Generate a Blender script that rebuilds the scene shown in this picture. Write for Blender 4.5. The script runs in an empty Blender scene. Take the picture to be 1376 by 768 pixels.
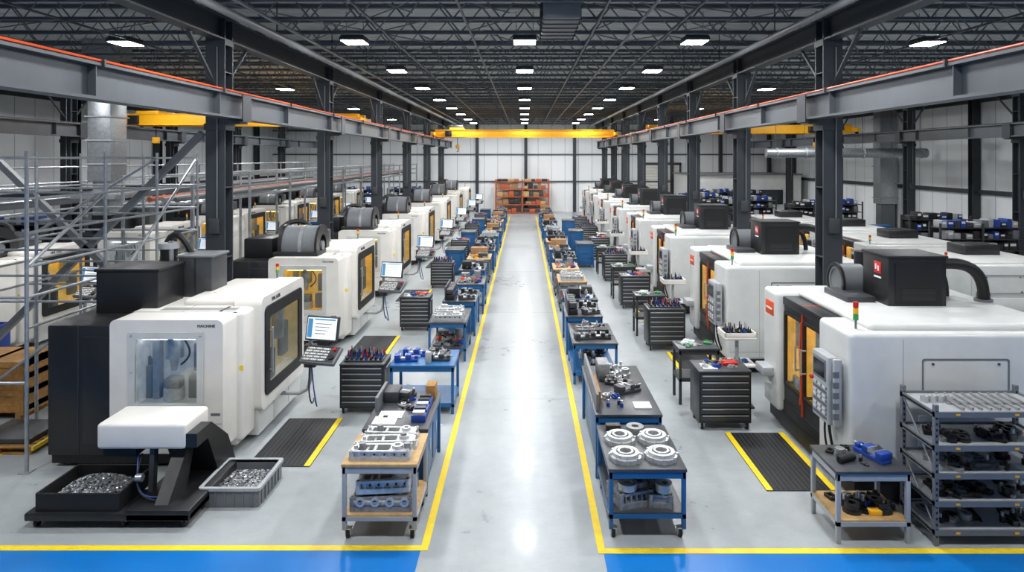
import bpy, bmesh, math, random
from mathutils import Vector, Matrix
random.seed(7)
S = bpy.context.scene
def hexc(h):
    h=h.lstrip('#'); o=[]
    for i in (0,2,4):
        v=int(h[i:i+2],16)/255
        o.append(v/12.92 if v<=.04045 else ((v+.055)/1.055)**2.4)
    return tuple(o)+(1,)
def mk(name,col,rough=.5,metal=0,var=.08,scale=6,emit=None,es=0,bump=0,coat=0):
    m=bpy.data.materials.new(name); m.use_nodes=True
    nt=m.node_tree; n=nt.nodes; l=nt.links
    p=n['Principled BSDF']
    c=hexc(col) if isinstance(col,str) else col
    p.inputs['Roughness'].default_value=rough
    p.inputs['Metallic'].default_value=metal
    if coat: p.inputs['Coat Weight'].default_value=coat
    tc=n.new('ShaderNodeTexCoord'); no=n.new('ShaderNodeTexNoise')
    no.inputs['Scale'].default_value=scale; no.inputs['Detail'].default_value=6
    l.new(tc.outputs['Object'],no.inputs['Vector'])
    mr=n.new('ShaderNodeMapRange'); mr.inputs['To Min'].default_value=1-var*1.6; mr.inputs['To Max'].default_value=1+var*1.6
    mr.inputs['From Min'].default_value=.25; mr.inputs['From Max'].default_value=.75
    l.new(no.outputs['Fac'],mr.inputs['Value'])
    vm=n.new('ShaderNodeVectorMath'); vm.operation='SCALE'
    vm.inputs[0].default_value=c[:3]; l.new(mr.outputs[0],vm.inputs['Scale'])
    l.new(vm.outputs[0],p.inputs['Base Color'])
    rr=n.new('ShaderNodeMapRange'); rr.inputs['To Min'].default_value=max(.05,rough-.08); rr.inputs['To Max'].default_value=rough+.1
    l.new(no.outputs['Fac'],rr.inputs['Value']); l.new(rr.outputs[0],p.inputs['Roughness'])
    if bump:
        b=n.new('ShaderNodeBump'); b.inputs['Strength'].default_value=bump; b.inputs['Distance'].default_value=.01
        l.new(no.outputs['Fac'],b.inputs['Height']); l.new(b.outputs[0],p.inputs['Normal'])
    if emit:
        p.inputs['Emission Color'].default_value=hexc(emit); p.inputs['Emission Strength'].default_value=es
    return m
M={}
def A(k,*a,**kw): M[k]=mk(k,*a,**kw)
A('white','#e8e4dc',.3,var=.035,scale=2.5)
A('white2','#d0d1ce',.33,var=.05,scale=2.5)
A('black','#1c1d1f',.38,var=.1)
A('blackm','#101112',.55,var=.1)
A('dgrey','#393b3e',.45,var=.06)
A('mgrey','#6b6e71',.45,var=.06)
A('lgrey','#a6a9ab',.45,var=.05)
A('steel','#34393e',.5,.1,var=.08,scale=3)
A('truss','#6e7378',.5,.1,var=.08,scale=3)
A('steelb','#565b60',.45,.2,var=.08,scale=3)
A('beamc','#52575c',.42,.25,var=.1,scale=2)
A('galv','#a9adb0',.38,.7,var=.12,scale=10)
A('alu','#c4c6c6',.38,.45,var=.12,scale=18,bump=.3)
A('cast','#8f9090',.48,.35,var=.22,scale=22,bump=.4)
A('darkmetal','#3a3836',.4,.5,var=.25,scale=20)
A('blue','#1d5c90',.4,var=.05)
A('blued','#1d4296',.35,var=.06)
A('bluef','#0a6eba',.3,var=.04,scale=1.5)
A('yellow','#f2d022',.45,var=.06,scale=9)
A('cyellow','#f5b31c',.5,var=.04)
A('orange','#e2531e',.45,var=.05)
A('rust','#b9552f',.5,var=.1)
A('red','#c42620',.4,var=.05)
A('green','#3f9a55',.4,var=.05)
A('wood','#a0733a',.65,var=.2,scale=14)
A('ply','#bd9a68',.6,var=.15,scale=9)
A('card','#9b7650',.7,var=.15)
A('paper','#e4e7e8',.6,var=.02)
A('rubber','#2a2b2d',.7,var=.2,scale=60,bump=.6)
A('topd','#46484b',.36,.2,var=.14,scale=5)
A('handle','#c9ccce',.3,.8,var=.03)
A('cavw_glow','#aeb3b8',.35,.2,var=.35,scale=5,emit='#e8ecf0',es=.3)  # cavity liner, work-light brightness put in as emission
A('cavy_glow','#d6b060',.45,.1,var=.3,scale=4,emit='#f0b84a',es=.65)  # warm liner behind the windows, lit look added by its own glow
A('cavd_glow','#8d8468',.4,.1,var=.4,scale=3,emit='#d8c08a',es=.42)  # door cavity liner, self-emission stands in for light falling inside
A('lampw','#ffffff',.5,emit='#f2f7ff',es=14)
A('lampy','#ffe0a0',.5,emit='#ffd27a',es=8)
A('lamp','#ffffff',.5,emit='#f4f8ff',es=60)
A('screen','#dfe8ef',.3,emit='#dbe9f4',es=1.2)
A('screenb','#3c78a8',.3,emit='#5a9acc',es=.8)
A('chips','#9a9da0',.4,.7,var=.3,scale=40)
A('glassd','#20262c',.15,.0,var=.05)
g=bpy.data.materials.new('window_glass'); g.use_nodes=True; nt=g.node_tree; nt.nodes.clear()
o=nt.nodes.new('ShaderNodeOutputMaterial'); mx=nt.nodes.new('ShaderNodeMixShader'); tr=nt.nodes.new('ShaderNodeBsdfTransparent'); gl=nt.nodes.new('ShaderNodeBsdfGlossy')
gl.inputs['Roughness'].default_value=.06; mx.inputs[0].default_value=.08; tr.inputs[0].default_value=(.93,.95,.94,1)
nt.links.new(tr.outputs[0],mx.inputs[1]); nt.links.new(gl.outputs[0],mx.inputs[2]); nt.links.new(mx.outputs[0],o.inputs[0]); M['glass']=g

_bc={}
class B:
    def __init__(s): s.v=[];s.f=[];s.m=[];s.mats=[];s.X=Matrix.Identity(4)
    def mi(s,m):
        if m not in s.mats: s.mats.append(m)
        return s.mats.index(m)
    def add(s,vs,fs,mat):
        o=len(s.v); X=s.X
        s.v.extend([tuple(X@Vector(v)) for v in vs]); k=s.mi(mat)
        for f in fs: s.f.append(tuple(i+o for i in f)); s.m.append(k)
    def box(s,x0,x1,y0,y1,z0,z1,mat,bev=0,seg=2):
        if not bev:
            vs=[(x,y,z) for x in(x0,x1) for y in(y0,y1) for z in(z0,z1)]
            fs=[(0,1,3,2),(4,6,7,5),(0,4,5,1),(2,3,7,6),(0,2,6,4),(1,5,7,3)]
            s.add(vs,fs,mat);return
        bev=min(bev,.48*min(x1-x0,y1-y0,z1-z0))
        key=(round(x1-x0,4),round(y1-y0,4),round(z1-z0,4),round(bev,4),seg)
        if key not in _bc:
            bm=bmesh.new(); bmesh.ops.create_cube(bm,size=1)
            bmesh.ops.scale(bm,vec=(x1-x0,y1-y0,z1-z0),verts=bm.verts)
            bmesh.ops.bevel(bm,geom=bm.edges[:],offset=bev,segments=seg,profile=.5,affect='EDGES')
            bm.verts.index_update()
            _bc[key]=([tuple(v.co) for v in bm.verts],[tuple(v.index for v in f.verts) for f in bm.faces]); bm.free()
        vs,fs=_bc[key]; cx,cy,cz=(x0+x1)/2,(y0+y1)/2,(z0+z1)/2
        s.add([(a+cx,b+cy,c+cz) for a,b,c in vs],fs,mat)
    def cyl(s,p0,p1,r,mat,n=12,r2=None):
        if r2 is None:r2=r
        p0=Vector(p0);p1=Vector(p1);d=(p1-p0).normalized()
        u=d.orthogonal().normalized();w=d.cross(u)
        vs=[];
        for p,rr in((p0,r),(p1,r2)):
            for i in range(n):
                a=2*math.pi*(i+.5)/n; vs.append(p+u*math.cos(a)*rr+w*math.sin(a)*rr)
        fs=[(i,(i+1)%n,n+(i+1)%n,n+i) for i in range(n)]+[tuple(range(n))[::-1],tuple(range(n,2*n))]
        s.add(vs,fs,mat)
    def sweep(s,pts,r,mat,n=8):
        pts=[Vector(p) for p in pts]
        vs=[];m=len(pts);u=None
        for i,p in enumerate(pts):
            d=(pts[min(i+1,m-1)]-pts[max(i-1,0)]).normalized()
            u=d.orthogonal().normalized() if u is None else (u-d*u.dot(d)).normalized()
            w=d.cross(u)
            for k in range(n):
                a=2*math.pi*k/n; vs.append(p+u*math.cos(a)*r+w*math.sin(a)*r)
        fs=[]
        for i in range(m-1):
            for k in range(n): fs.append((i*n+k,i*n+(k+1)%n,(i+1)*n+(k+1)%n,(i+1)*n+k))
        fs+= [tuple(range(n))[::-1],tuple(range((m-1)*n,m*n))]
        s.add(vs,fs,mat)
    def bez(s,a,b,c,d,r,mat,k=10,n=8):
        a,b,c,d=map(Vector,(a,b,c,d));P=[]
        for i in range(k+1):
            t=i/k;P.append(a*(1-t)**3+b*3*t*(1-t)**2+c*3*t*t*(1-t)+d*t**3)
        s.sweep(P,r,mat,n)
    def prism(s,pts,axis,a0,a1,mat):
        def P(u,v,a): return {'x':(a,u,v),'y':(u,a,v),'z':(u,v,a)}[axis]
        n=len(pts)
        vs=[P(u,v,a0) for u,v in pts]+[P(u,v,a1) for u,v in pts]
        s.add(vs,[(i,(i+1)%n,n+(i+1)%n,n+i) for i in range(n)]+[tuple(range(n))[::-1],tuple(range(n,2*n))],mat)
    def frame(s,axis,a0,a1,o,ro,i,ri,mat,k=4):
        def loop(r,rad):
            u0,u1,v0,v1=r;L=[]
            for cx,cy,st in((u1-rad,v1-rad,0),(u0+rad,v1-rad,90),(u0+rad,v0+rad,180),(u1-rad,v0+rad,270)):
                for j in range(k+1):
                    a=math.radians(st+90*j/k);L.append((cx+rad*math.cos(a),cy+rad*math.sin(a)))
            return L
        def P(u,v,a): return {'x':(a,u,v),'y':(u,a,v),'z':(u,v,a)}[axis]
        O=loop(o,ro);I=loop(i,ri);n=len(O)
        vs=[P(u,v,a0) for u,v in O]+[P(u,v,a0) for u,v in I]+[P(u,v,a1) for u,v in O]+[P(u,v,a1) for u,v in I]
        fs=[]
        for j in range(n):
            q=(j+1)%n
            fs+=[(j,q,n+q,n+j),(2*n+j,3*n+j,3*n+q,2*n+q),(j,2*n+j,2*n+q,q),(n+j,n+q,3*n+q,3*n+j)]
        s.add(vs,fs,mat)
    def ring(s,c,ri,ro,h,mat,n=28,axis='z'):
        vs=[]
        for z in(0,h):
            for r in(ri,ro):
                for i in range(n):
                    a=2*math.pi*i/n
                    p=(r*math.cos(a),r*math.sin(a))
                    vs.append((c[0]+p[0],c[1]+p[1],c[2]+z) if axis=='z' else ((c[0]+z,c[1]+p[0],c[2]+p[1]) if axis=='x' else (c[0]+p[0],c[1]+z,c[2]+p[1])))
        fs=[]
        for i in range(n):
            q=(i+1)%n
            fs+=[(i,q,n+q,n+i),(2*n+i,3*n+i,3*n+q,2*n+q),(n+i,n+q,3*n+q,3*n+i),(i,2*n+i,2*n+q,q)]
        s.add(vs,fs,mat)
    def ibeam(s,axis,c,w,h,a0,a1,mat,t=.03):
        u,v=c
        parts=[(u-w/2,u+w/2,v-h/2,v-h/2+t),(u-w/2,u+w/2,v+h/2-t,v+h/2),(u-t/2,u+t/2,v-h/2+t,v+h/2-t)]
        for p in parts:
            if axis=='y': s.box(p[0],p[1],a0,a1,p[2],p[3],mat)
            elif axis=='x': s.box(a0,a1,p[0],p[1],p[2],p[3],mat)
            else: s.box(p[0],p[1],p[2],p[3],a0,a1,mat)
    def text(s,body,size,mat,mtx,ext=.004):
        c=bpy.data.curves.new('t','FONT');c.body=body;c.size=size;c.extrude=ext;c.resolution_u=2
        ob=bpy.data.objects.new('t',c);S.collection.objects.link(ob)
        dg=bpy.context.evaluated_depsgraph_get();me=bpy.data.meshes.new_from_object(ob.evaluated_get(dg))
        s.add([mtx@v.co for v in me.vertices],[tuple(p.vertices) for p in me.polygons],mat)
        bpy.data.objects.remove(ob);bpy.data.meshes.remove(me);bpy.data.curves.remove(c)
    def mesh(s,name):
        me=bpy.data.meshes.new(name);me.from_pydata(s.v,[],s.f)
        for m in s.mats: me.materials.append(M[m])
        me.polygons.foreach_set('material_index',s.m)
        bm=bmesh.new();bm.from_mesh(me);bmesh.ops.recalc_face_normals(bm,faces=bm.faces);bm.to_mesh(me);bm.free()
        me.polygons.foreach_set('use_smooth',[True]*len(me.polygons))
        me.set_sharp_from_angle(angle=math.radians(38));me.update()
        return me
def put(me,name,loc=(0,0,0),rz=0,sc=None):
    ob=bpy.data.objects.new(name,me);S.collection.objects.link(ob);ob.location=loc;ob.rotation_euler=(0,0,rz)
    if sc: ob.scale=sc
    return ob
def fin(b,name,loc=(0,0,0),rz=0): return put(b.mesh(name),name,loc,rz)

# ---------------- room ----------------
XW=21.5;Y0=-6;Y1=56;ZR=8.1
def nodes_mat(name):
    m=bpy.data.materials.new(name);m.use_nodes=True;M[name]=m
    return m,m.node_tree.nodes,m.node_tree.links,m.node_tree.nodes['Principled BSDF']
m,n,l,p=nodes_mat('floor_epoxy')
tc=n.new('ShaderNodeTexCoord');n1=n.new('ShaderNodeTexNoise');n1.inputs['Scale'].default_value=.35;n1.inputs['Detail'].default_value=8
n2=n.new('ShaderNodeTexNoise');n2.inputs['Scale'].default_value=3.5;n2.inputs['Detail'].default_value=10;n2.inputs['Roughness'].default_value=.7
l.new(tc.outputs['Object'],n1.inputs[0]);l.new(tc.outputs['Object'],n2.inputs[0])
ad=n.new('ShaderNodeMath');ad.operation='ADD';l.new(n1.outputs[0],ad.inputs[0]);l.new(n2.outputs[0],ad.inputs[1])
cr=n.new('ShaderNodeValToRGB')
hf=n.new('ShaderNodeMath');hf.operation='MULTIPLY';hf.inputs[1].default_value=.5;l.new(ad.outputs[0],hf.inputs[0])
cr.color_ramp.elements[0].position=.35;cr.color_ramp.elements[1].position=.65
cr.color_ramp.elements[0].color=hexc('#949a9c');cr.color_ramp.elements[1].color=hexc('#abb0b1')
l.new(hf.outputs[0],cr.inputs[0]);l.new(cr.outputs[0],p.inputs['Base Color'])
mr=n.new('ShaderNodeMapRange');mr.inputs['From Min'].default_value=.3;mr.inputs['From Max'].default_value=.7;mr.inputs['To Min'].default_value=.24;mr.inputs['To Max'].default_value=.38;l.new(hf.outputs[0],mr.inputs[0]);l.new(mr.outputs[0],p.inputs['Roughness'])
p.inputs['Specular IOR Level'].default_value=.45
p.inputs['Coat Weight'].default_value=.1;p.inputs['Coat Roughness'].default_value=.1
def wallmat(name,ax,c1,c2,per):
    m,n,l,p=nodes_mat(name);tc=n.new('ShaderNodeTexCoord');sp=n.new('ShaderNodeSeparateXYZ');l.new(tc.outputs['Object'],sp.inputs[0])
    mo=n.new('ShaderNodeMath');mo.operation='PINGPONG';mo.inputs[1].default_value=per/2;l.new(sp.outputs[ax],mo.inputs[0])
    lt=n.new('ShaderNodeMath');lt.operation='LESS_THAN';lt.inputs[1].default_value=.018;l.new(mo.outputs[0],lt.inputs[0])
    mx=n.new('ShaderNodeMix');mx.data_type='RGBA';mx.inputs['A'].default_value=hexc(c1);mx.inputs['B'].default_value=hexc(c2)
    l.new(lt.outputs[0],mx.inputs['Factor']);l.new(mx.outputs['Result'],p.inputs['Base Color']);p.inputs['Roughness'].default_value=.5
wallmat('wall_panel_x',0,'#f2f4f5','#a9adb1',1.15)
wallmat('wall_panel_y',1,'#f2f4f5','#a9adb1',1.15)
m,n,l,p=nodes_mat('roof_deck');tc=n.new('ShaderNodeTexCoord');w=n.new('ShaderNodeTexWave');w.wave_type='BANDS';w.bands_direction='Y';w.inputs['Scale'].default_value=1.2;w.inputs['Distortion'].default_value=0
l.new(tc.outputs['Object'],w.inputs[0]);bp=n.new('ShaderNodeBump');bp.inputs['Distance'].default_value=.05;l.new(w.outputs['Fac'],bp.inputs['Height']);l.new(bp.outputs[0],p.inputs['Normal'])
p.inputs['Base Color'].default_value=hexc('#b0b5b6');p.inputs['Roughness'].default_value=.6

def slab(name,x0,x1,y0,y1,z0,z1,mat):
    b=B();b.box(x0,x1,y0,y1,z0,z1,mat);return fin(b,name)
slab('floor',-XW-.2,XW+.2,Y0-.2,Y1+.2,-.2,0,'floor_epoxy')
slab('ceiling',-XW-.2,XW+.2,Y0-.2,Y1+.2,ZR,ZR+.2,'roof_deck')
slab('wall_back',-XW,XW,Y1,Y1+.2,0,ZR,'wall_panel_x')
slab('wall_front',-XW,XW,Y0-.2,Y0,0,ZR,'wall_panel_x')
slab('wall_left',-XW-.2,-XW,Y0,Y1,0,ZR,'wall_panel_y')
slab('wall_right',XW,XW+.2,Y0,Y1,0,ZR,'wall_panel_y')
for sx,nm in((-1,'trim_1'),(1,'trim_2')):
    b=B()
    for z in(3.0,5.9,7.3): b.box(min(sx*XW,sx*(XW-.18)),max(sx*XW,sx*(XW-.18)),Y0,Y1,z-.1,z+.1,'steel')
    for i in range(9):
        y=-4+7*i
        xa=sx*(XW-.22); b.ibeam('z',(xa,y),.34,.36,0,ZR,'steel')
    fin(b,nm)
b=B()
for z in(2.6,4.9,6.9): b.box(-XW,XW,Y1-.15,Y1,z-.05,z+.05,'steelb')
for i in range(-5,6):
    x=i*4.15+.1; b.box(x-.13,x+.13,Y1-.32,Y1,0,ZR,'steel')
fin(b,'trim_3')
YF=7.72
XL=-1.18;XR=.9
b=B();b.box(-XW,XL-.04,Y0,YF-.04,0,.003,'bluef');fin(b,'floor_paint_blue')
b=B();b.box(XR+.02,XW,Y0,YF-.1,0,.003,'bluef');fin(b,'floor_paint_blue')
b=B();b.box(-XW,XL+.04,YF-.05,YF+.05,.003,.006,'yellow');b.box(XL-.045,XL+.045,YF+.05,52,.003,.006,'yellow');fin(b,'floor_line_yellow')
b=B();b.box(XR-.04,XW,YF-.11,YF-.01,.003,.006,'yellow');b.box(XR-.045,XR+.045,YF-.01,52,.003,.006,'yellow');fin(b,'floor_line_yellow')
b=B();b.box(-8.2,-8.1,YF+.3,50,0,.004,'yellow');b.box(-11.4,-11.3,12,50,0,.004,'yellow');b.box(-11.3,-8.2,13.6,13.7,0,.004,'yellow');fin(b,'floor_line_yellow')
b=B();b.box(8.5,8.6,YF+.3,50,0,.004,'yellow');fin(b,'floor_line_yellow')
b=B()
for y in(12.5,19.5,26.5,33.5,40.5,47.5): b.box(XL+.05,XR-.05,y-.004,y+.004,0,.001,'mgrey')
fin(b,'floor_joint')

# ---------------- roof structure ----------------
b=B()
b.box(-XW,XW,-.05,.05,ZR-.09,ZR-.01,'steelb');b.box(-XW,XW,-.035,.035,7.42,7.48,'steelb')
nn=44
for i in range(nn):
    x0=-XW+2*XW*i/nn;x1=-XW+2*XW*(i+1)/nn;xm=(x0+x1)/2
    b.cyl((x0,0,ZR-.06),(xm,0,7.45),.018,'truss',4);b.cyl((xm,0,7.45),(x1,0,ZR-.06),.018,'truss',4)
tm=b.mesh('roof_truss')
y=1.0
while y<Y1-.5:
    put(tm,'roof_truss',(0,y,0)); y+=1.55
def longbeam(x,z0,z1,w,mat,name):
    b=B();b.ibeam('y',(x,(z0+z1)/2),w,z1-z0,Y0,Y1,mat,.035);return b
for x in(-6.1,6.1): fin(longbeam(x,6.95,7.41,.26,'steel',''),'roof_girder')
for x in(-16.7,18.2): fin(longbeam(x,7.0,7.41,.24,'steel',''),'roof_girder')
b=B()
for x in(-3.1,-1.2,1.5,3.2,-9.3,-12,9.6,12.5):
    b.box(x-.02,x+.02,Y0,Y1,7.36,7.40,'steelb')
    y=2
    while y<54:
        b.cyl((x,y,7.4),(x+.9,y+1.55,8.0),.014,'truss',4);b.cyl((x+.9,y+1.55,7.45),(x,y+3.1,8.0),.014,'truss',4);y+=3.1
for k in range(6):
    y=3+9*k
    for (a,c) in((-5.9,-2),(2,5.9)): b.cyl((a,y,7.5),(c,y+5,7.5),.016,'truss',4);b.cyl((c,y,7.5),(a,y+5,7.5),.016,'truss',4)
fin(b,'roof_bracing')
b=B()
b.cyl((-5.3,Y0+.1,7.2),(-5.3,Y1-.4,7.2),.08,'mgrey',12);b.cyl((-4.95,Y0+.1,7.3),(-4.95,Y1-.4,7.3),.035,'mgrey',8)
b.cyl((5.35,Y0+.1,7.2),(5.35,Y1-.4,7.2),.07,'mgrey',12);b.cyl((2.3,Y0+.1,7.3),(2.3,Y1-.4,7.3),.03,'mgrey',8)
for y in range(2,55,4):
    for x in(-5.3,5.35): b.box(x-.01,x+.01,y,y+.02,7.2,8.08,'steel')
fin(b,'overhead_pipe')
b=B();b.box(.35,1.05,12.2,14.4,7.2,7.8,'mgrey',.03)
for k in range(6): b.box(.33,1.07,12.3+.4*k,12.33+.4*k,7.18,7.82,'dgrey')
b.box(.45,.5,13,13.05,7.8,8.09,'steel');b.box(.9,.95,13,13.05,7.8,8.09,'steel');fin(b,'air_duct')

b=B();b.ibeam('z',(0,0),.38,.38,0,7.6,'steel',.035);b.box(-.28,.28,-.28,.28,0,.03,'steel')
b.box(-.2,.2,-.2,.2,6.85,6.95,'steel');b.box(-.215,.215,-.215,.215,5.15,5.28,'steel')
for z in(1.2,2.6,4,6.3): b.box(-.19,.19,-.15,.15,z,z+.02,'steel')
b.box(-.1,.1,-.27,-.19,3.1,3.4,'dgrey',.01);b.cyl((.05,-.22,3.4),(.05,-.22,6.8),.015,'mgrey',6)
for sx in(-1,1):
    b.cyl((0,sx*.15,6.0),(0,sx*1.3,7.0),.04,'steel',6)
cm=b.mesh('steel_column')
LC=[6.2+7*k for k in range(7)]
RC=[13.25+5.3*k for k in range(8)]
for y in LC: put(cm,'steel_column',(-6.15,y,0))
for y in RC: put(cm,'steel_column',(6.15,y,0))
for k in range(7):
    put(cm,'steel_column',(-16.7,3+7*k,0));put(cm,'steel_column',(18.2,3+7*k,0))
def runway(x,sx,z0,z1,ys,ye,cols,line=True):
    b=B();b.ibeam('y',(x,(z0+z1)/2),.3,z1-z0,ys,ye,'beamc',.04)
    b.box(x-.03,x+.03,ys,ye,z1,z1+.04,'steel')
    if line: b.cyl((x-sx*.13,ys,z1+.03),(x-sx*.13,ye,z1+.03),.018,'orange',6);b.cyl((x-sx*.08,ys,z1+.02),(x-sx*.08,ye,z1+.02),.015,'steel',6)
    y=ys+.5
    while y<ye:
        b.box(x-.13,x+.13,y,y+.015,z0,z1,'beamc')
        if line: b.box(x-sx*.16-.02,x-sx*.16+.02,y+.1,y+.14,z1-.05,z1+.05,'dgrey')
        y+=3.5
    for c in cols:
        a,d=sorted((x,x+sx*.2));b.box(a-.1,d+.1,c-.18,c+.18,z0-.09,z0,'steel')
        f=x-sx*.15;u0,u1=sorted((f,f-sx*.02));b.box(u0,u1,c-.2,c+.2,z0-.05,z1,'steel')
    fin(b,'crane_runway_beam')
runway(-5.76,-1,5.37,5.86,Y0+.1,51,LC);runway(5.76,1,5.37,5.86,Y0+.1,51,RC)
runway(-16.3,-1,5.37,5.86,Y0+.1,52,[3+7*k for k in range(7)],False);runway(17.8,1,5.37,5.86,Y0+.1,52,[3+7*k for k in range(7)],False)
def crane(x0,x1,y,hx):
    b=B();z=.05
    for dy in(-.5,.5):
        b.box(x0+.1,x1-.1,y+dy-.13,y+dy+.13,5.93,6.36,'cyellow',.01)
        b.box(x0+.25,x1-.25,y+dy-.17,y+dy+.17,5.92,5.95,'cyellow')
        b.box(x0+.1,x1-.1,y+dy-.17,y+dy+.17,6.35,6.38,'cyellow')
    for x in(x0,x1):
        b.box(x-.12,x+.12,y-1.1,y+1.1,6.0,6.22,'cyellow',.02)
        for dy in(-.9,.9): b.cyl((x-.06,y+dy,5.99),(x+.06,y+dy,5.99),.09,'black',12)
    b.box(hx-.45,hx+.45,y-.65,y+.65,6.38,6.5,'cyellow',.02);b.cyl((hx-.35,y,6.6),(hx+.35,y,6.6),.16,'black',16)
    b.box(hx-.6,hx-.3,y-.3,y+.3,6.5,6.7,'black',.02);b.box(hx-.7,hx-.3,y-.8,y-.65,5.95,6.3,'black',.02)
    b.cyl((hx,y,6.5),(hx,y,5.4),.02,'black',6);b.box(hx-.12,hx+.12,y-.1,y+.1,5.2,5.45,'cyellow',.03)
    b.sweep([(hx+.08*math.cos(a),y,5.1+.09*math.sin(a)) for a in [math.pi/2-.3*i for i in range(14)]],.02,'black',6)
    fin(b,'overhead_crane')
crane(-5.76,5.76,42,-4.3);crane(-16.3,-6.6,27,-15.2);crane(6.6,17.8,36,16)

b=B();b.box(-.28,.28,-.33,.33,0,.09,'dgrey',.02);b.box(-.25,.25,-.3,.3,-.012,.0,'lamp')
for dx in(-.2,.2): b.cyl((dx,0,.08),(dx,0,.72),.008,'mgrey',5)
for k in range(7): b.box(-.26,.26,-.28+.09*k,-.27+.09*k,.09,.13,'dgrey')
lm=b.mesh('high_bay_lamp')
ZL=7.32
lights=[]
for k in range(-1,10):
    y=10.3+5.12*k
    for x in(-4.0,0,4.0): lights.append((x,y))
for k in range(-1,5):
    for x in(-9.5,9.6,-14,14.3): lights.append((x,15.6+10.4*k if abs(x)<12 else 12+8*k+4))
lights=[p for p in lights if p[1]<55]
for x,y in lights:
    put(lm,'high_bay_lamp',(x,y,ZL))
    ld=bpy.data.lights.new('high_bay_light','AREA');ld.shape='RECTANGLE';ld.size=.5;ld.size_y=.6;ld.energy=(210 if x==0 else 265) if abs(x)<5 else 290;ld.color=(.98,.99,1)
    lo=bpy.data.objects.new('high_bay_light',ld);S.collection.objects.link(lo);lo.location=(x,y,ZL-.03)

# ---------------- left machine ----------------
def interior(b,x0,x1,y0,y1,z0,z1,cav,lamp,face):
    b.box(x0,x1,y0,y1,z0-.02,z0,cav)
    cx=(x0+x1)/2;cy=(y0+y1)/2
    b.cyl((cx,cy,z1),(cx,cy,z1-(z1-z0)*.35),.13,'galv',14);b.cyl((cx,cy,z1-(z1-z0)*.35),(cx,cy,z1-(z1-z0)*.55),.07,'alu',12,.04)
    b.cyl((cx,cy,z0),(cx,cy,z0+.18),.15,'alu',18);b.box(cx-.1,cx+.12,cy-.1,cy+.08,z0+.18,z0+.34,'cast',.02)
    if face=='y':
        b.box(cx-.32,cx-.22,cy-.02,cy+.1,z0,z1,'galv');b.box(x0+.02,cx-.34,cy,cy+.15,z0,z0+.5,'mgrey',.02);b.box(cx+.2,cx+.38,cy,cy+.15,z0,z0+.35,'mgrey',.03)
        b.prism([(x0+.02,z0),(cx-.1,z0),(cx-.3,z0+.4),(x0+.02,z0+.62)],'y',y1-.1,y1-.04,'mgrey')
        b.box(x1-.2,x1-.03,y1-.12,y1-.02,z0+.4,z1-.15,'mgrey',.02)
        b.bez((cx+.1,cy,z1),(cx+.25,cy,z1-.2),(cx+.3,cy,z1-.3),(cx+.1,cy,z1-.45),.015,'blackm');b.box(x0+.05,x1-.05,y0+.05,y0+.1,z1-.04,z1,lamp)
    else: b.box(x1-.1,x1-.05,y0+.05,y1-.05,z1-.04,z1,lamp)
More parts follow.
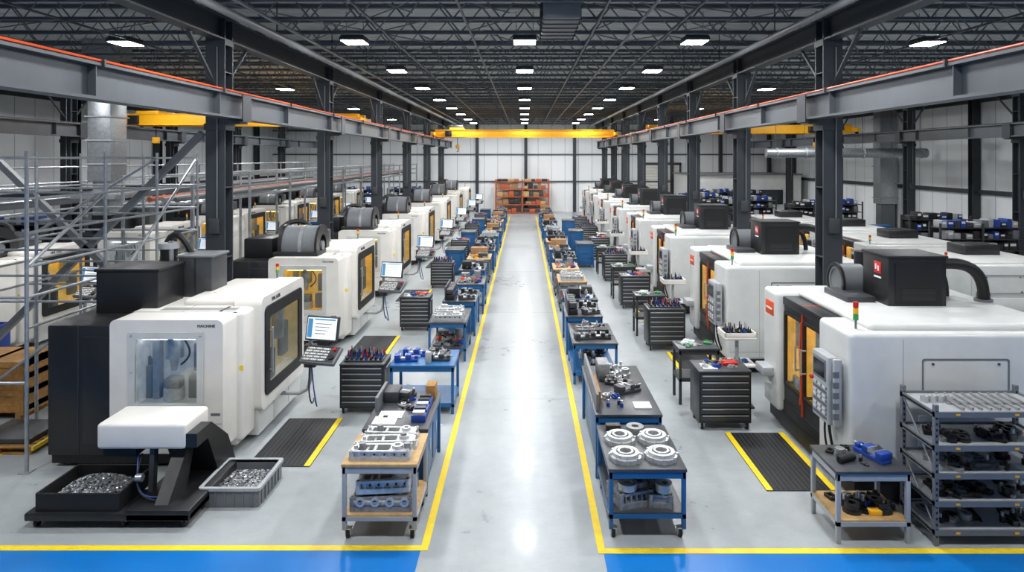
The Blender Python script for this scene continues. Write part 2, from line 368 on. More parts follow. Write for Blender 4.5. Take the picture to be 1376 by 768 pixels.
def mach_left(first):
    b=B();cav,lamp=('cavw_glow','lampw') if first else ('cavy_glow','lampy')
    b.box(-2.74,-1.76,0.02,2.9,.18,2.12,'black',.03)
    b.box(-2.7,-.4,.05,2.85,.05,.3,'blackm',.02)
    for x in(-2.5,-1.2,-.5):
        for y in(.3,2.6): b.cyl((x,y,0),(x,y,.08),.07,'dgrey',10)
    b.box(-2.76,-2.73,.2,2.7,.6,.62,'mgrey')
    b.box(-2.2,-1.8,-.0,.03,.35,1.95,'black',.01);b.box(-2.28,-2.27,.012,.02,.2,2.1,'dgrey')
    W=(-1.42,-.5,.95,1.92)
    b.frame('y',0,.5,(-1.8,-.12,.22,2.2),.09,W,.03,'white')
    b.frame('y',-.02,.01,(-1.52,-.4,.85,2.02),.03,W,.03,'white2')
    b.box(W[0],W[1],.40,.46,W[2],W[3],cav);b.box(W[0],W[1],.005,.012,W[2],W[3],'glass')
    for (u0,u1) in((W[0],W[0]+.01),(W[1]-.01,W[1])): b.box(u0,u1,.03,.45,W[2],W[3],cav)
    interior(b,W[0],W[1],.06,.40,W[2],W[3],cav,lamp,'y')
    for x in(-1.47,-.45):
        for z in(.9,1.43,1.97): b.cyl((x,-.03,z),(x,-.0,z),.012,'handle',8)
    b.box(-1.8,-.34,.5,2.9,.2,2.2,'white',.05,3)
    b.box(-.5,-.02,.02+.45,.95,.2,2.2,'white',.06,3)
    b.box(-.36,-.13,0.5,2.85,.12,.5,'white',.03)
    b.prism([(-.34,.1),(0.02,.1),(.02,.62),(-.34,.62)],'y',.95,2.9,'white2')
    for y in(1.6,2.3): b.box(.018,.023,y,y+.006,.12,.6,'mgrey')
    D=(1.12,2.62,.82,2.02)
    b.frame('x',-.34,.1,(.88,2.9,.5,2.33),.12,D,.08,'white',5)
    b.frame('x',.1,.125,(1.0,2.74,.7,2.16),.1,(D[0]+.06,D[1]-.06,D[2]+.06,D[3]-.05),.06,'blackm',4)
    b.box(-.2,-.16,D[0],D[1],D[2],D[3],'cavd_glow' if first else 'cavy_glow');b.box(.105,.112,D[0],D[1],D[2],D[3],'glass')
    for (u0,u1) in((D[0],D[0]+.01),(D[1]-.01,D[1])): b.box(-.2,.08,u0,u1,D[2],D[3],'cavd_glow' if first else 'cavy_glow')
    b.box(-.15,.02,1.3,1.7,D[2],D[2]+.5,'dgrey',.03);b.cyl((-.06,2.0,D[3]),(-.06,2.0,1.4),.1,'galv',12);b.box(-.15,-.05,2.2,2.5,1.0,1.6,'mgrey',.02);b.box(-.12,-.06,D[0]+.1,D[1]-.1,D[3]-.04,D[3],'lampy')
    b.box(-1.2,-.3,.95,2.85,2.18,2.3,'white',.05,3)
    b.cyl((.17,1.16,1.05),(.17,1.16,1.8),.018,'handle',8)
    for z in(1.1,1.75): b.cyl((.1,1.16,z),(.17,1.16,z),.014,'handle',6)
    b.box(-1.79,-.13,.498,.504,2.19,2.204,'dgrey');b.box(-1.78,-.14,-.003,.0,.66,.666,'mgrey')
    b.box(-.345,-.34,-.003,0,.24,.66,'mgrey');b.box(-1.0,-.994,.5,2.85,2.2,2.202,'mgrey')
    b.box(-.08,-.02,.465,.469,1.3,1.38,'yellow');b.box(-.3,-.16,-.003,0,.78,.82,'mgrey')
    b.text('MACHINE',.06,'dgrey',Matrix.Translation((-.5,-.004,2.09))@Matrix.Rotation(math.radians(90),4,'X'))
    b.text('FIVE AXIS',.09,'dgrey',Matrix.Translation((.104,1.3,2.2))@Matrix.Rotation(math.radians(90),4,'Z')@Matrix.Rotation(math.radians(90),4,'X'))
    if first:
        b.box(-2.5,-1.5,.75,1.55,2.1,2.8,'black',.03);b.box(-2.52,-1.48,.73,1.57,2.78,2.83,'blackm',.01)
        b.box(-1.62,-1.05,1.6,2.2,2.18,2.9,'dgrey',.02);b.box(-1.65,-1.02,1.58,2.22,2.88,2.92,'mgrey',.01);b.box(-1.34,-1.33,1.59,1.6,2.22,2.86,'black')
        b.cyl((-1.95,1.9,2.1),(-1.95,1.9,3.0),.14,'blackm',14);b.cyl((-1.95,1.9,3.0),(-1.95,1.9,3.1),.17,'lgrey',14)
        b.bez((-2.2,2.1,2.2),(-2.2,2.1,3.3),(-1.8,1.9,3.5),(-1.6,2.0,2.9),.06,'blackm')
        b.bez((-1.8,1.7,2.2),(-1.8,1.7,2.9),(-1.9,1.9,3.3),(-1.95,1.9,3.0),.04,'mgrey')
        for k in range(5): b.box(-1.4,-.2,.62+.04*k,.635+.04*k,2.2,2.203,'mgrey')
    else:
        b.ring((-1.6,.8,2.4),.41,.5,.85,'mgrey',32,'x');b.cyl((-1.55,.8,2.4),(-.85,.8,2.4),.42,'dgrey',24)
        b.ring((-1.68,.8,2.4),.44,.53,.08,'black',32,'x');b.ring((-.79,.8,2.4),.28,.53,.06,'black',32,'x');b.ring((-1.2,.8,2.4),.49,.515,.08,'galv',32,'x');b.cyl((-.78,.8,2.4),(-.72,.8,2.4),.12,'mgrey',14)
        b.box(-1.8,-.7,.25,1.4,2.12,2.3,'black',.02)
        b.box(-2.6,-1.9,.5,1.6,2.1,2.6,'black',.03);b.box(-1.7,-1.0,1.7,2.4,2.2,2.65,'dgrey',.03)
        b.bez((-2.2,1.6,2.5),(-2.2,2,3.0),(-1.5,2.2,3.0),(-1.4,2.0,2.6),.07,'blackm')
    b.cyl((-.35,2.75,2.3),(-.35,2.75,2.42),.02,'mgrey',8)
    for k,c in enumerate(('green','cyellow','red')): b.cyl((-.35,2.75,2.42+.06*k),(-.35,2.75,2.475+.06*k),.03,c,10)
    b.sweep([(-.1,1.95,.42),(.35,1.95,.42),(.5,1.93,.5),(.55,1.92,.7),(.55,1.92,1.75)],.035,'lgrey',8)
    b.box(.45,.66,1.84,1.98,.9,1.3,'dgrey',.02)
    b.X=Matrix.Translation((.82,1.75,1.62))@Matrix.Rotation(math.radians(-14),4,'Z')@Matrix.Rotation(math.radians(-12),4,'X')
    b.box(-.31,.31,-.03,.04,-.21,.21,'dgrey',.015);b.box(-.28,.28,-.035,-.028,-.18,.18,'screen')
    b.box(-.27,-.18,-.037,-.034,-.16,.16,'screenb');b.box(-.15,.26,-.037,-.034,.14,.165,'screenb')
    for k in range(4): b.box(-.13,.2-.04*k,-.037,-.034,.07-.055*k,.085-.055*k,'lgrey')
    b.X=Matrix.Translation((.84,1.6,1.2))@Matrix.Rotation(math.radians(-14),4,'Z')@Matrix.Rotation(math.radians(32),4,'X')
    b.box(-.33,.33,-.19,.19,-.05,.03,'mgrey',.02);b.box(-.3,.3,-.17,.17,.028,.034,'dgrey')
    for i in range(13):
        for j in range(5): b.box(-.29+.034*i,-.267+.034*i,-.15+.06*j,-.115+.06*j,.034,.042,'paper' if (i*3+j)%4 else 'lgrey')
    b.cyl((.23,-.07,.03),(.23,-.07,.06),.05,'blackm',14);b.cyl((.23,.1,.03),(.23,.1,.07),.03,'red',12)
    b.X=Matrix.Identity(4)
    b.bez((.6,1.8,1.1),(.6,1.5,.5),(.75,1.4,.3),(.62,1.9,.35),.012,'blackm')
    b.bez((.6,1.8,1.1),(.7,1.6,.4),(.85,1.5,.2),(.64,1.9,.3),.012,'blued')
    return b.mesh('cnc_machining_center')
ml1=mach_left(True);ml2=mach_left(False)
put(ml1,'cnc_machining_center',(-4.35,9.7,0))
for y in(15.7,21.6,28.0,34.8,41.8,48.8): put(ml2,'cnc_machining_center',(-4.35,y,0))
for y in(15,21,27,33,39,45): put(ml2 if y!=21 else ml1,'cnc_machining_center',(-11.9,y,0))

# ---------------- right machine ----------------
def mach_right(simple=False):
    b=B()
    b.box(-.02,3.05,.05,3.05,.06,.35,'blackm',.02)
    for x in(.2,1.5,2.8):
        for y in(.3,2.8): b.cyl((x,y,0),(x,y,.08),.07,'dgrey',10)
    b.box(-.1,3.1,0,.95,.3,2.28,'white2',.07,4)
    b.frame('y',-.012,.0,(.85,2.0,1.35,1.95),.03,(.865,1.985,1.365,1.935),.03,'mgrey')
    for x in(.95,1.9): b.cyl((x,-.025,1.4),(x,0,1.4),.02,'dgrey',8)
    for x in(.99,1.86): b.cyl((x,-.02,1.88),(x,0,1.88),.015,'dgrey',8)
    b.box(.8,2.3,-.01,.01,.5,1.2,'white2',.02)
    b.box(2.35,2.356,-.002,.01,.35,2.2,'mgrey');b.box(.6,.604,-.002,.01,.35,2.2,'mgrey');b.box(-.03,3.0,-.002,.01,.46,.466,'mgrey')
    for k in range(8): b.box(2.45,2.95,-.004,0,1.5+.04*k,1.515+.04*k,'dgrey')
    b.box(.25,2.9,.15,2.9,2.24,2.36,'white2',.09,3)
    b.box(.42,3.05,.95,2.45,.3,2.26,'dgrey',.02)
    b.box(-.02,.42,.93,2.47,2.12,2.26,'black',.02)
    for y0 in(.97,1.71):
        D=(y0+.06,y0+.67,.82,1.98)
        b.frame('x',0,.42,(y0,y0+.73,.5,2.12),.02,D,.06,'black')
        b.frame('x',-.02,0,(D[0]-.04,D[1]+.04,D[2]-.05,D[3]+.05),.05,D,.05,'blackm')
        b.box(.12,.16,D[0],D[1],D[2],D[3],'cavy_glow');b.box(.01,.018,D[0],D[1],D[2],D[3],'glass')
        for (u0,u1) in((D[0],D[0]+.01),(D[1]-.01,D[1])): b.box(.03,.14,u0,u1,D[2],D[3],'cavy_glow')
        b.box(.04,.14,D[0],D[1],D[2]-.02,D[2],'cavy_glow');b.box(.05,.08,D[0]+.03,D[1]-.03,D[3]-.03,D[3],'lampy')
        b.box(.07,.12,y0+.3,y0+.45,1.5,D[3],'galv',.01);b.box(.06,.12,y0+.25,y0+.55,D[2],1.0,'cast',.02)
    b.box(-.02,.5,.95,2.45,.3,.52,'blackm',.02)
    b.box(-.025,0,1.692,1.708,.5,2.12,'orange');b.sweep([(-.04,1.7,2.0),(-.05,1.72,1.5),(-.04,1.69,1.0),(-.05,1.7,.7)],.009,'orange',6)
    b.box(0,.5,1.69,1.71,2.26,2.265,'orange')
    for y in(1.6,1.8):
        b.cyl((-.08,y,1.2),(-.08,y,1.6),.015,'handle',8)
        for z in(1.22,1.58): b.cyl((0,y,z),(-.08,y,z),.012,'handle',6)
    b.box(-.12,3.05,2.45,3.1,.3,2.32,'white2',.08,4)
    b.box(-.135,-.11,2.6,2.95,1.88,2.12,'orange',.01);b.box(-.14,-.12,2.65,2.9,1.98,2.01,'paper')
    b.box(-.3,-.1,2.6,3.0,.85,1.0,'lgrey',.02)
    if not simple:
        b.box(1.1,1.98,1.25,2.0,2.33,3.1,'black',.015);b.box(1.08,2.0,1.23,2.02,3.08,3.12,'blackm',.01)
        b.box(1.2,1.9,1.24,1.25,2.4,3.0,'blackm')
        for k in range(6): b.box(1.3,1.8,1.232,1.24,2.45+.03*k,2.46+.03*k,'dgrey')
        b.X=Matrix.Translation((1.097,1.55,2.9))
        b.box(-.005,.003,-.1,.1,-.09,.09,'red',.002);b.box(-.012,-.004,-.05,-.02,-.05,.03,'paper');b.box(-.012,-.004,.02,.05,-.03,.05,'paper')
        b.X=Matrix.Identity(4)
        b.box(1.092,1.1,1.45,1.65,2.74,2.765,'paper')
        b.box(.6,1.05,1.5,2.3,2.33,2.45,'dgrey',.02)
        b.ring((.8,2.3,2.55),.2,.28,.4,'mgrey',28,'x');b.cyl((.82,2.3,2.55),(1.16,2.3,2.55),.21,'mgrey',18);b.ring((.78,2.3,2.55),.25,.31,.04,'black',28,'x')
        b.cyl((1.4,2.6,2.3),(1.4,2.6,3.0),.13,'blackm',12);b.box(1.2,2.2,2.3,2.9,2.3,2.7,'black',.03);b.box(2.0,2.3,2.0,2.4,2.33,2.75,'mgrey',.02)
        b.bez((1.95,1.5,2.95),(2.5,1.4,3.05),(2.75,1.5,2.8),(2.78,1.6,2.3),.085,'blackm',14,10)
        for k in range(5): b.ring((2.78,1.6,2.34+.035*k),.085,.1,.012,'dgrey',14)
        b.ring((2.78,1.6,2.34),.08,.13,.06,'mgrey',16)
        b.bez((1.95,1.9,2.75),(2.3,1.9,2.95),(2.45,2,2.7),(2.45,2,2.3),.05,'blackm')
    else:
        b.box(1.3,2.3,1.3,2.1,2.33,2.7,'black',.03)
    b.cyl((.1,.25,2.25),(.1,.25,2.4),.015,'mgrey',8)
    for k,c in enumerate(('green','cyellow','red')): b.cyl((.1,.25,2.4+.085*k),(.1,.25,2.475+.085*k),.035,c,12)
    b.box(-.16,-.08,.35,.55,1.3,1.6,'dgrey',.01)
    b.box(-.3,-.15,.2,.7,.98,1.9,'lgrey',.03)
    b.box(-.31,-.3,.26,.64,1.55,1.84,'mgrey',.004);b.box(-.315,-.309,.29,.61,1.59,1.8,'glassd')
    for i in range(9):
        for j in range(8): b.box(-.31,-.3,.24+.046*i,.27+.046*i,1.04+.058*j,1.075+.058*j,'paper' if (i*j)%3 else 'mgrey')
    b.cyl((-.3,.66,1.5),(-.34,.66,1.5),.03,'red',10)
    b.box(-.26,-.16,.1,.16,1.0,1.9,'lgrey',.01)
    for i in range(5): b.box(-.28,-.2,.095,.1,1.1+.14*i,1.18+.14*i,'mgrey')
    b.bez((-.2,.4,.98),(-.2,.3,.4),(0,.3,.3),(0.0,.5,.35),.02,'blackm')
    b.bez((-.2,.5,.98),(-.3,.4,.5),(-.1,.3,.35),(0.0,.6,.35),.015,'blackm')
    return b.mesh('cnc_milling_machine')
mr_=mach_right()
mrs=mach_right(True)
for k in range(8): put(mr_,'cnc_milling_machine',(4.4,8.65+5.3*k,0))
for x,y in((11.0,17.0),(11.0,20.8),(11.2,24.6),(10.4,28.6)): put(mrs,'cnc_milling_machine',(x,y,0),sc=(1,1,.8))

# ---------------- part builders ----------------
def wheels(b,x0,x1,y0,y1,h=.12):
    for x in(x0+.06,x1-.06):
        for y in(y0+.07,y1-.07):
            b.cyl((x-.02,y,.055),(x+.02,y,.055),.055,'blackm',14);b.cyl((x-.025,y,.055),(x+.025,y,.055),.022,'handle',8)
            b.box(x-.035,x-.025,y-.03,y+.03,.04,h,'handle');b.box(x+.025,x+.035,y-.03,y+.03,.04,h,'handle');b.box(x-.04,x+.04,y-.04,y+.04,h-.01,h,'handle')
def table(w,d,h,leg,top,shelf=None,whl=False,shelfz=.25,legw=.05,panel=False,lip=True):
    b=B();z0=.12 if whl else 0
    for x in(0,w-legw):
        for y in(0,d-legw): b.box(x,x+legw,y,y+legw,z0,h-.04,leg,.004)
    b.box(-.01,w+.01,-.01,d+.01,h-.04,h,top,.006)
    for y in(.005,d-.04): b.box(0,w,y,y+.035,h-.12,h-.04,leg)
    for x in(.005,w-.04): b.box(x,x+.035,0,d,h-.12,h-.04,leg)
    if shelf:
        b.box(.01,w-.01,.01,d-.01,shelfz-.025,shelfz,shelf)
        for y in(0,d-.04): b.box(0,w,y,y+.04,shelfz-.07,shelfz-.02,leg)
        for x in(0,w-.04): b.box(x,x+.04,0,d,shelfz-.07,shelfz-.02,leg)
    if panel:
        b.box(.04,w-.04,.05,d-.03,.1,h-.1,leg,.005)
        for k in range(3): b.box(w*.1,w*.9,.04,.052,.2+.2*k,.205+.2*k,'dgrey')
        for k in range(2): b.box(w-.042,w-.03,d*.1+d*.45*k,d*.45+d*.45*k,.18,h-.18,leg,.003);b.box(w-.035,w-.02,d*.3+d*.45*k,d*.33+d*.45*k,.45,.6,'handle')
    if whl: wheels(b,0,w,0,d)
    return b
def housing(b,cx,cy,z,w,l,h,rot=0,mat='alu',bore=True):
    b.X=Matrix.Translation((cx,cy,z))@Matrix.Rotation(rot,4,'Z')
    b.frame('z',0,h*.3,(-w/2,w/2,-l/2,l/2),l*.15,(-w*.32,w*.1,-l*.3,l*.3),l*.12,mat)
    b.frame('z',h*.3,h*.62,(-w*.42,w*.42,-l*.38,l*.38),l*.12,(-w*.36,w*.15,-l*.3,l*.3),l*.1,mat)
    b.frame('z',h*.62,h*.75,(-w*.46,w*.46,-l*.44,l*.44),l*.14,(-w*.36,w*.15,-l*.3,l*.3),l*.1,mat)
    b.box(-w*.32,w*.1,-l*.3,l*.3,0,h*.15,'darkmetal')
    for sx in(-1,1):
        for sy in(-1,1):
            b.cyl((sx*w*.45,sy*l*.4,0),(sx*w*.45,sy*l*.4,h*.8),l*.1,mat,12);b.cyl((sx*w*.45,sy*l*.4,h*.8),(sx*w*.45,sy*l*.4,h*.805),l*.05,'darkmetal',10)
    for i in range(5):
        x=-w*.32+w*.16*i
        for sy in(-1,1): b.box(x-.008,x+.008,min(sy*l*.36,sy*l*.47),max(sy*l*.36,sy*l*.47),h*.3,h*.62,mat)
        b.cyl((x+w*.08,-l*.385,h*.46),(x+w*.08,-l*.375,h*.46),h*.09,'darkmetal',12)
    if bore: b.ring((w*.27,0,h*.3),l*.14,l*.26,h*.7,mat,20);b.cyl((w*.27,0,h*.3),(w*.27,0,h*.5),l*.13,'darkmetal',16)
    b.box(-w*.12,-w*.07,-l*.35,l*.35,0,h*.7,mat,.006);b.box(-w*.25,-w*.21,-l*.35,l*.35,0,h*.55,mat,.005)
    b.cyl((-w*.4,-l*.1,h*.7),(-w*.4,-l*.1,h),l*.09,mat,12)
    b.X=Matrix.Identity(4)
def flange(b,cx,cy,z,r,h=.06,mat='alu'):
    b.ring((cx,cy,z),r*.62,r,h*.6,mat,32);b.ring((cx,cy,z+h*.6),r*.6,r*.82,h*.5,mat,32);b.ring((cx,cy,z),r*.36,r*.5,h*1.2,mat,28)
    for i in range(8):
        a=2*math.pi*i/8;c,s_=math.cos(a),math.sin(a)
        b.cyl((cx+c*r*.96,cy+s_*r*.96,z),(cx+c*r*.96,cy+s_*r*.96,z+h*.75),r*.12,mat,10);b.cyl((cx+c*r*.92,cy+s_*r*.92,z+h*.75),(cx+c*r*.92,cy+s_*r*.92,z+h*.77),r*.055,'darkmetal',8)
        b.X=Matrix.Translation((cx,cy,z))@Matrix.Rotation(a+.2,4,'Z');b.box(r*.45,r*.66,-r*.05,r*.05,0,h*.9,mat);b.X=Matrix.Identity(4)
    b.cyl((cx,cy,z),(cx,cy,z+.008),r*.62,'blackm',24)
def vise(b,cx,cy,z,rot=0,mat='blued',L=.42):
    b.X=Matrix.Translation((cx,cy,z))@Matrix.Rotation(rot,4,'Z')
    b.box(-L/2,L/2,-.08,.08,0,.05,mat,.01);b.box(-L/2,-L/2+.1,-.09,.09,.05,.13,mat,.01);b.box(0,.09,-.08,.08,.05,.13,mat,.01);b.box(-L/2+.1,0,-.05,.05,.05,.07,'handle')
    b.box(-L/2+.1,-L/2+.115,-.08,.08,.07,.13,'handle');b.box(-.015,0,-.08,.08,.07,.13,'handle');b.cyl((.09,0,.08),(L/2+.05,0,.08),.018,'handle',10);b.box(L/2-.06,L/2,-.05,.05,.05,.1,mat,.008)
    b.X=Matrix.Identity(4)
def junk(b,x0,x1,y0,y1,z,n,mats,seed,s=.09):
    R=random.Random(seed)
    for i in range(n):
        x=R.uniform(x0+s,x1-s);y=R.uniform(y0+s,y1-s);m=R.choice(mats);k=R.random();a=R.uniform(0,3.1);q=s*R.uniform(.6,1.2)
        b.X=Matrix.Translation((x,y,z))@Matrix.Rotation(a,4,'Z')
        if k<.3: b.ring((0,0,0),q*.35,q*.7,q*R.uniform(.4,1),m,14);b.ring((0,0,0),q*.5,q*.9,q*.25,m,14)
        elif k<.5: b.cyl((0,0,0),(0,0,q*.8),q*.4,m,12);b.cyl((0,0,q*.8),(0,0,q*1.4),q*.22,'handle',10)
        elif k<.7:
            b.box(-q,q,-q*.4,q*.4,0,q*.45,m,.008);b.cyl((q*.4,0,q*.4),(q*.4,0,q*.8),q*.3,m,12);b.box(-q*.8,-q*.5,-q*.5,q*.5,0,q*.9,m,.005)
        elif k<.85: b.cyl((-q,0,q*.25),(q,0,q*.25),q*.25,m,10);b.cyl((-q*.3,0,q*.25),(q*.2,0,q*.25),q*.38,m,12)
        else: b.frame('z',0,q*.5,(-q,q,-q*.7,q*.7),q*.2,(-q*.6,q*.6,-q*.4,q*.4),q*.15,m)
    b.X=Matrix.Identity(4)
def toolset(b,x0,x1,y0,y1,z,nx,ny,seed):
    R=random.Random(seed)
    b.box(x0,x1,y0,y1,z,z+.03,'dgrey',.004)
    for i in range(nx):
        for j in range(ny):
            x=x0+(x1-x0)*(i+.5)/nx;y=y0+(y1-y0)*(j+.5)/ny;h=R.uniform(.04,.12)
            b.cyl((x,y,z+.03),(x,y,z+.07),.028,R.choice(['blackm','darkmetal','blued','darkmetal']),10);b.cyl((x,y,z+.07),(x,y,z+.07+h),.015,R.choice(['handle','blackm','handle','blued','blackm','darkmetal','red']),8,.009)
def cabinet(w=.88,d=.62,h=1.0,n=7):
    b=B();b.box(0,w,0,d,.12,h-.03,'black',.008);b.box(-.01,w+.01,-.01,d+.01,h-.03,h,'dgrey',.008)
    z=.16;H=(h-.22)/n
    for k in range(n):
        b.box(.03,w-.03,-.015,.0,z+.008,z+H-.008,'dgrey',.004);b.box(.05,w-.05,-.03,-.012,z+H-.03,z+H-.012,'handle',.004);z+=H
    b.box(w,w+.02,.1,.12,.5,.85,'handle');b.cyl((w+.03,.1,h-.1),(w+.03,d-.1,h-.1),.012,'handle',8)
    wheels(b,0,w,0,d);return b.mesh('tool_cabinet')
cab=cabinet()
METALS=['cast','darkmetal','alu','darkmetal','handle']
MIX=['cast','darkmetal','blued','alu','blackm','handle','darkmetal','cast','orange']
def clutter(name,fn):
    b=B();fn(b);return b.mesh(name)
tools_m=clutter('tool_holder_set',lambda b:(toolset(b,.05,.82,.12,.55,0,8,5,3)))
tools_m2=clutter('hand_tools',lambda b:(junk(b,.05,.8,.08,.55,0,16,MIX,5,.07),b.box(.1,.35,.1,.4,0,.012,'paper'),b.box(.5,.75,.3,.5,0,.05,'red',.01)))
for i,y in enumerate((11.75,17.4,23.1,29.5,36.3,43.2)):
    put(cab,'tool_cabinet',(-3.32,y,0),sc=(.9,1,.9));put(tools_m if i%2==0 else tools_m2,'tool_holder_set' if i%2==0 else 'hand_tools',(-3.32,y,.9),sc=(.9,1,1))
rcy=(11.06,15.6,19.95,24.4,29.5,34.8,40)
for i,y in enumerate(rcy):
    put(cab,'tool_cabinet',(2.95,y,0));put(tools_m2 if i%2==0 else tools_m,'hand_tools' if i%2==0 else 'tool_holder_set',(2.95,y,1.0))
b=table(.75,.55,1.05,'dgrey','topd','topd',False,.5)
sm=b.mesh('side_table');sj=clutter('machined_parts',lambda b:junk(b,0.02,.73,.02,.53,0,12,['paper','handle','darkmetal','green','cast'],9,.07))
for y in(12.2,16.9,21.4,25.9): put(sm,'side_table',(2.88,y,0));put(sj,'machined_parts',(2.88,y,1.05));
b=B();b.cyl((.25,.25,0),(.25,.25,1.3),.035,'lgrey',10);b.box(0,.5,0,.5,0,.04,'dgrey',.01);b.box(-.05,.55,0,.5,1.25,1.32,'white',.03)
for (x0,x1,y0,y1) in((-.05,.55,0,.03),(-.05,.55,.47,.5),(-.05,-.02,0,.5),(.52,.55,0,.5)): b.box(x0,x1,y0,y1,1.32,1.38,'white')
toolset(b,0,.5,.05,.45,1.32,5,4,11);b.box(-.05,.55,.02,.5,.75,.79,'white',.01);junk(b,-.03,.53,.03,.48,.79,9,MIX,3,.07)
ts=b.mesh('tool_holder_stand')
for y in(12.0,17.3,22.6,27.9,33.2): put(ts,'tool_holder_stand',(3.72,y,0))
def mat_mesh(w,d,side):
    b=B();b.box(0,w,0,d,0,.015,'rubber',.004)
    for i in range(int(w/.07)):
        b.box(.03+.07*i,.055+.07*i,.03,d-.03,.015,.019,'blackm')
    for s in side:
        if s=='l': b.box(0,.09,0,d,.015,.02,'yellow')
        else: b.box(w-.09,w,0,d,.015,.02,'yellow')
    return b.mesh('anti_fatigue_mat')
mL=mat_mesh(.95,1.8,'r');mR=mat_mesh(.98,1.9,'lr')
for y in(9.75,15.1,21.0,27.3,34,41): put(mL,'anti_fatigue_mat',(-4.15,y,0))
for y in rcy: put(mR,'anti_fatigue_mat',(3.34,y-2.02,0))

# ---------------- left aisle ----------------
b=table(.9,.88,.92,'lgrey','ply','ply',True,.3);fin(b,'parts_cart',(-2.2,7.88,0))
b=B();housing(b,.43,.2,.0,.76,.27,.15);housing(b,.46,.49,0,.74,.25,.14,.05);housing(b,.45,.75,0,.7,.22,.14,-.04)
for x,y in((.2,.2),(.65,.5),(.3,.75),(.75,.2)): b.cyl((x,y,.08),(x,y,.17),.04,'cast',12)
fin(b,'aluminium_castings',(-2.2,7.88,.92))
b=B();housing(b,.45,.25,0,.78,.36,.22,0,'cast');housing(b,.45,.64,0,.7,.32,.2,3.1,'cast');housing(b,.45,.28,.2,.66,.32,.2,.1,'alu');b.cyl((.12,.1,.1),(.8,.1,.1),.04,'cast',12)
for k in range(4): b.ring((.2+.18*k,.06,.12),.03,.055,.03,'alu',16,'y')
fin(b,'aluminium_castings',(-2.2,7.88,.3))
b=table(.88,1.38,.92,'blue','topd',None,False,panel=True);fin(b,'workbench',(-2.2,8.9,0))
b=B()
b.box(.08,.4,.15,.42,0,.006,'paper');b.box(.12,.46,.35,.6,.006,.012,'paper');b.box(.2,.26,.36,.4,.012,.03,'black')
for k in range(5): b.box(.62,.82,.2+.16*k,.33+.16*k,0,.1+.02*(k%2),'blued',.01);b.box(.64,.8,.22+.16*k,.31+.16*k,.1,.14,random.choice(['dgrey','handle','blackm']))
b.box(.03,.07,.6,1.3,0,.2,'mgrey');b.box(.08,.3,.95,1.3,0,.16,'dgrey',.02);vise(b,.4,1.15,0,1.2,'dgrey',.3)
b.box(.7,.84,1.05,1.3,0,.22,'wood',.01);junk(b,.3,.62,.6,1.3,0,9,MIX,4,.06)
fin(b,'bench_supplies',(-2.2,8.9,.92))
b=table(1.15,.95,.88,'blue','blue','blue',False,.2)
fin(b,'blue_worktable',(-2.42,11.75,0))
b=B();vise(b,.25,.25,0,.1);vise(b,.35,.6,0,-.1);vise(b,.85,.3,0,.0,'dgrey',.4);b.box(.55,1.0,.55,.85,0,.03,'darkmetal');junk(b,.5,1.1,.5,.9,.03,7,METALS,6,.06);b.box(.62,.72,.1,.2,0,.2,'lgrey',.01);fin(b,'machine_vises',(-2.42,11.75,.88))
tA=table(.85,1.4,.88,'blue','topd','topd',False,.3).mesh('blue_worktable')
tB=table(.85,1.5,.9,'blue','topd',None,False,panel=True).mesh('workbench')
tC=table(.85,1.3,.9,'mgrey','ply','topd',True,.3).mesh('parts_cart')
def cA(b): housing(b,.42,.25,0,.7,.3,.18);housing(b,.42,.62,0,.7,.3,.2,.1);housing(b,.4,1.0,0,.6,.3,.18,3);junk(b,.03,.82,.05,1.3,0,10,METALS,71,.06)
def cB(b): junk(b,.03,.82,.05,1.3,0,34,MIX,21,.09);b.box(.1,.35,.9,1.2,0,.16,'mgrey',.02);b.cyl((.6,.9,0),(.6,.9,.24),.1,'cast',18)
def cC(b): junk(b,.03,.82,.05,1.3,0,30,['cast','darkmetal','blackm','blued','paper'],33,.1);b.box(.1,.4,.2,.5,0,.25,'blackm',.02);b.box(.5,.78,.7,1.0,0,.2,'dgrey',.02)
def cD(b): junk(b,.03,.82,.05,1.3,0,24,['cast','alu','wood','cyellow'],35,.11);b.box(.08,.7,.8,1.2,0,.3,'card',.01);b.box(.4,.75,.2,.45,0,.18,'dgrey',.02)
def cE(b):
    b.box(.04,.08,.1,1.2,0,.35,'dgrey',.01)
    for k in range(5): b.box(.09,.28,.12+.22*k,.3+.22*k,0,.14,'blued' if k%2 else 'blackm',.01);b.box(.09,.26,.12+.22*k,.3+.22*k,.16,.28,'dgrey',.01)
    vise(b,.6,.25,0,.3,'dgrey');vise(b,.6,1.05,0,-.2,'darkmetal');junk(b,.3,.83,.3,1.0,0,18,METALS,55,.07)
cm_=[clutter('aluminium_castings',cA),clutter('machined_parts',cB),clutter('bench_supplies',cC),clutter('boxed_parts',cD),clutter('bench_supplies',cE)]
cn=['aluminium_castings','machined_parts','bench_supplies','boxed_parts','bench_supplies']
def station(x,y,t,c,low=None):
    me,nm,h={'A':(tA,'blue_worktable',.88),'B':(tB,'workbench',.9),'C':(tC,'parts_cart',.9)}[t]
    put(me,nm,(x,y,0));put(cm_[c],cn[c],(x,y,h))
    if low is not None and t!='B': put(cm_[low],cn[low],(x,y,.3),sc=(1,1,.9))
LS=[(14.8,'A',0,1),(16.9,'B',4,0),(19.3,'A',1,0),(21.6,'B',2,1),(24.0,'C',3,1),(26.2,'B',4,0),(28.6,'A',2,1),(31,'B',0,0),(33.4,'A',3,1),(35.8,'B',4,1),(38.2,'C',1,0),(40.6,'B',3,0),(43.2,'B',2,0),(46,'A',1,0)]
for i,(y,t,c,lw) in enumerate(LS): station(-2.12+.06*((i*7)%3-1),y,t,c,lw)
b=table(.7,1.1,1.0,'blue','dgrey',None,panel=True).mesh('blue_cabinet')
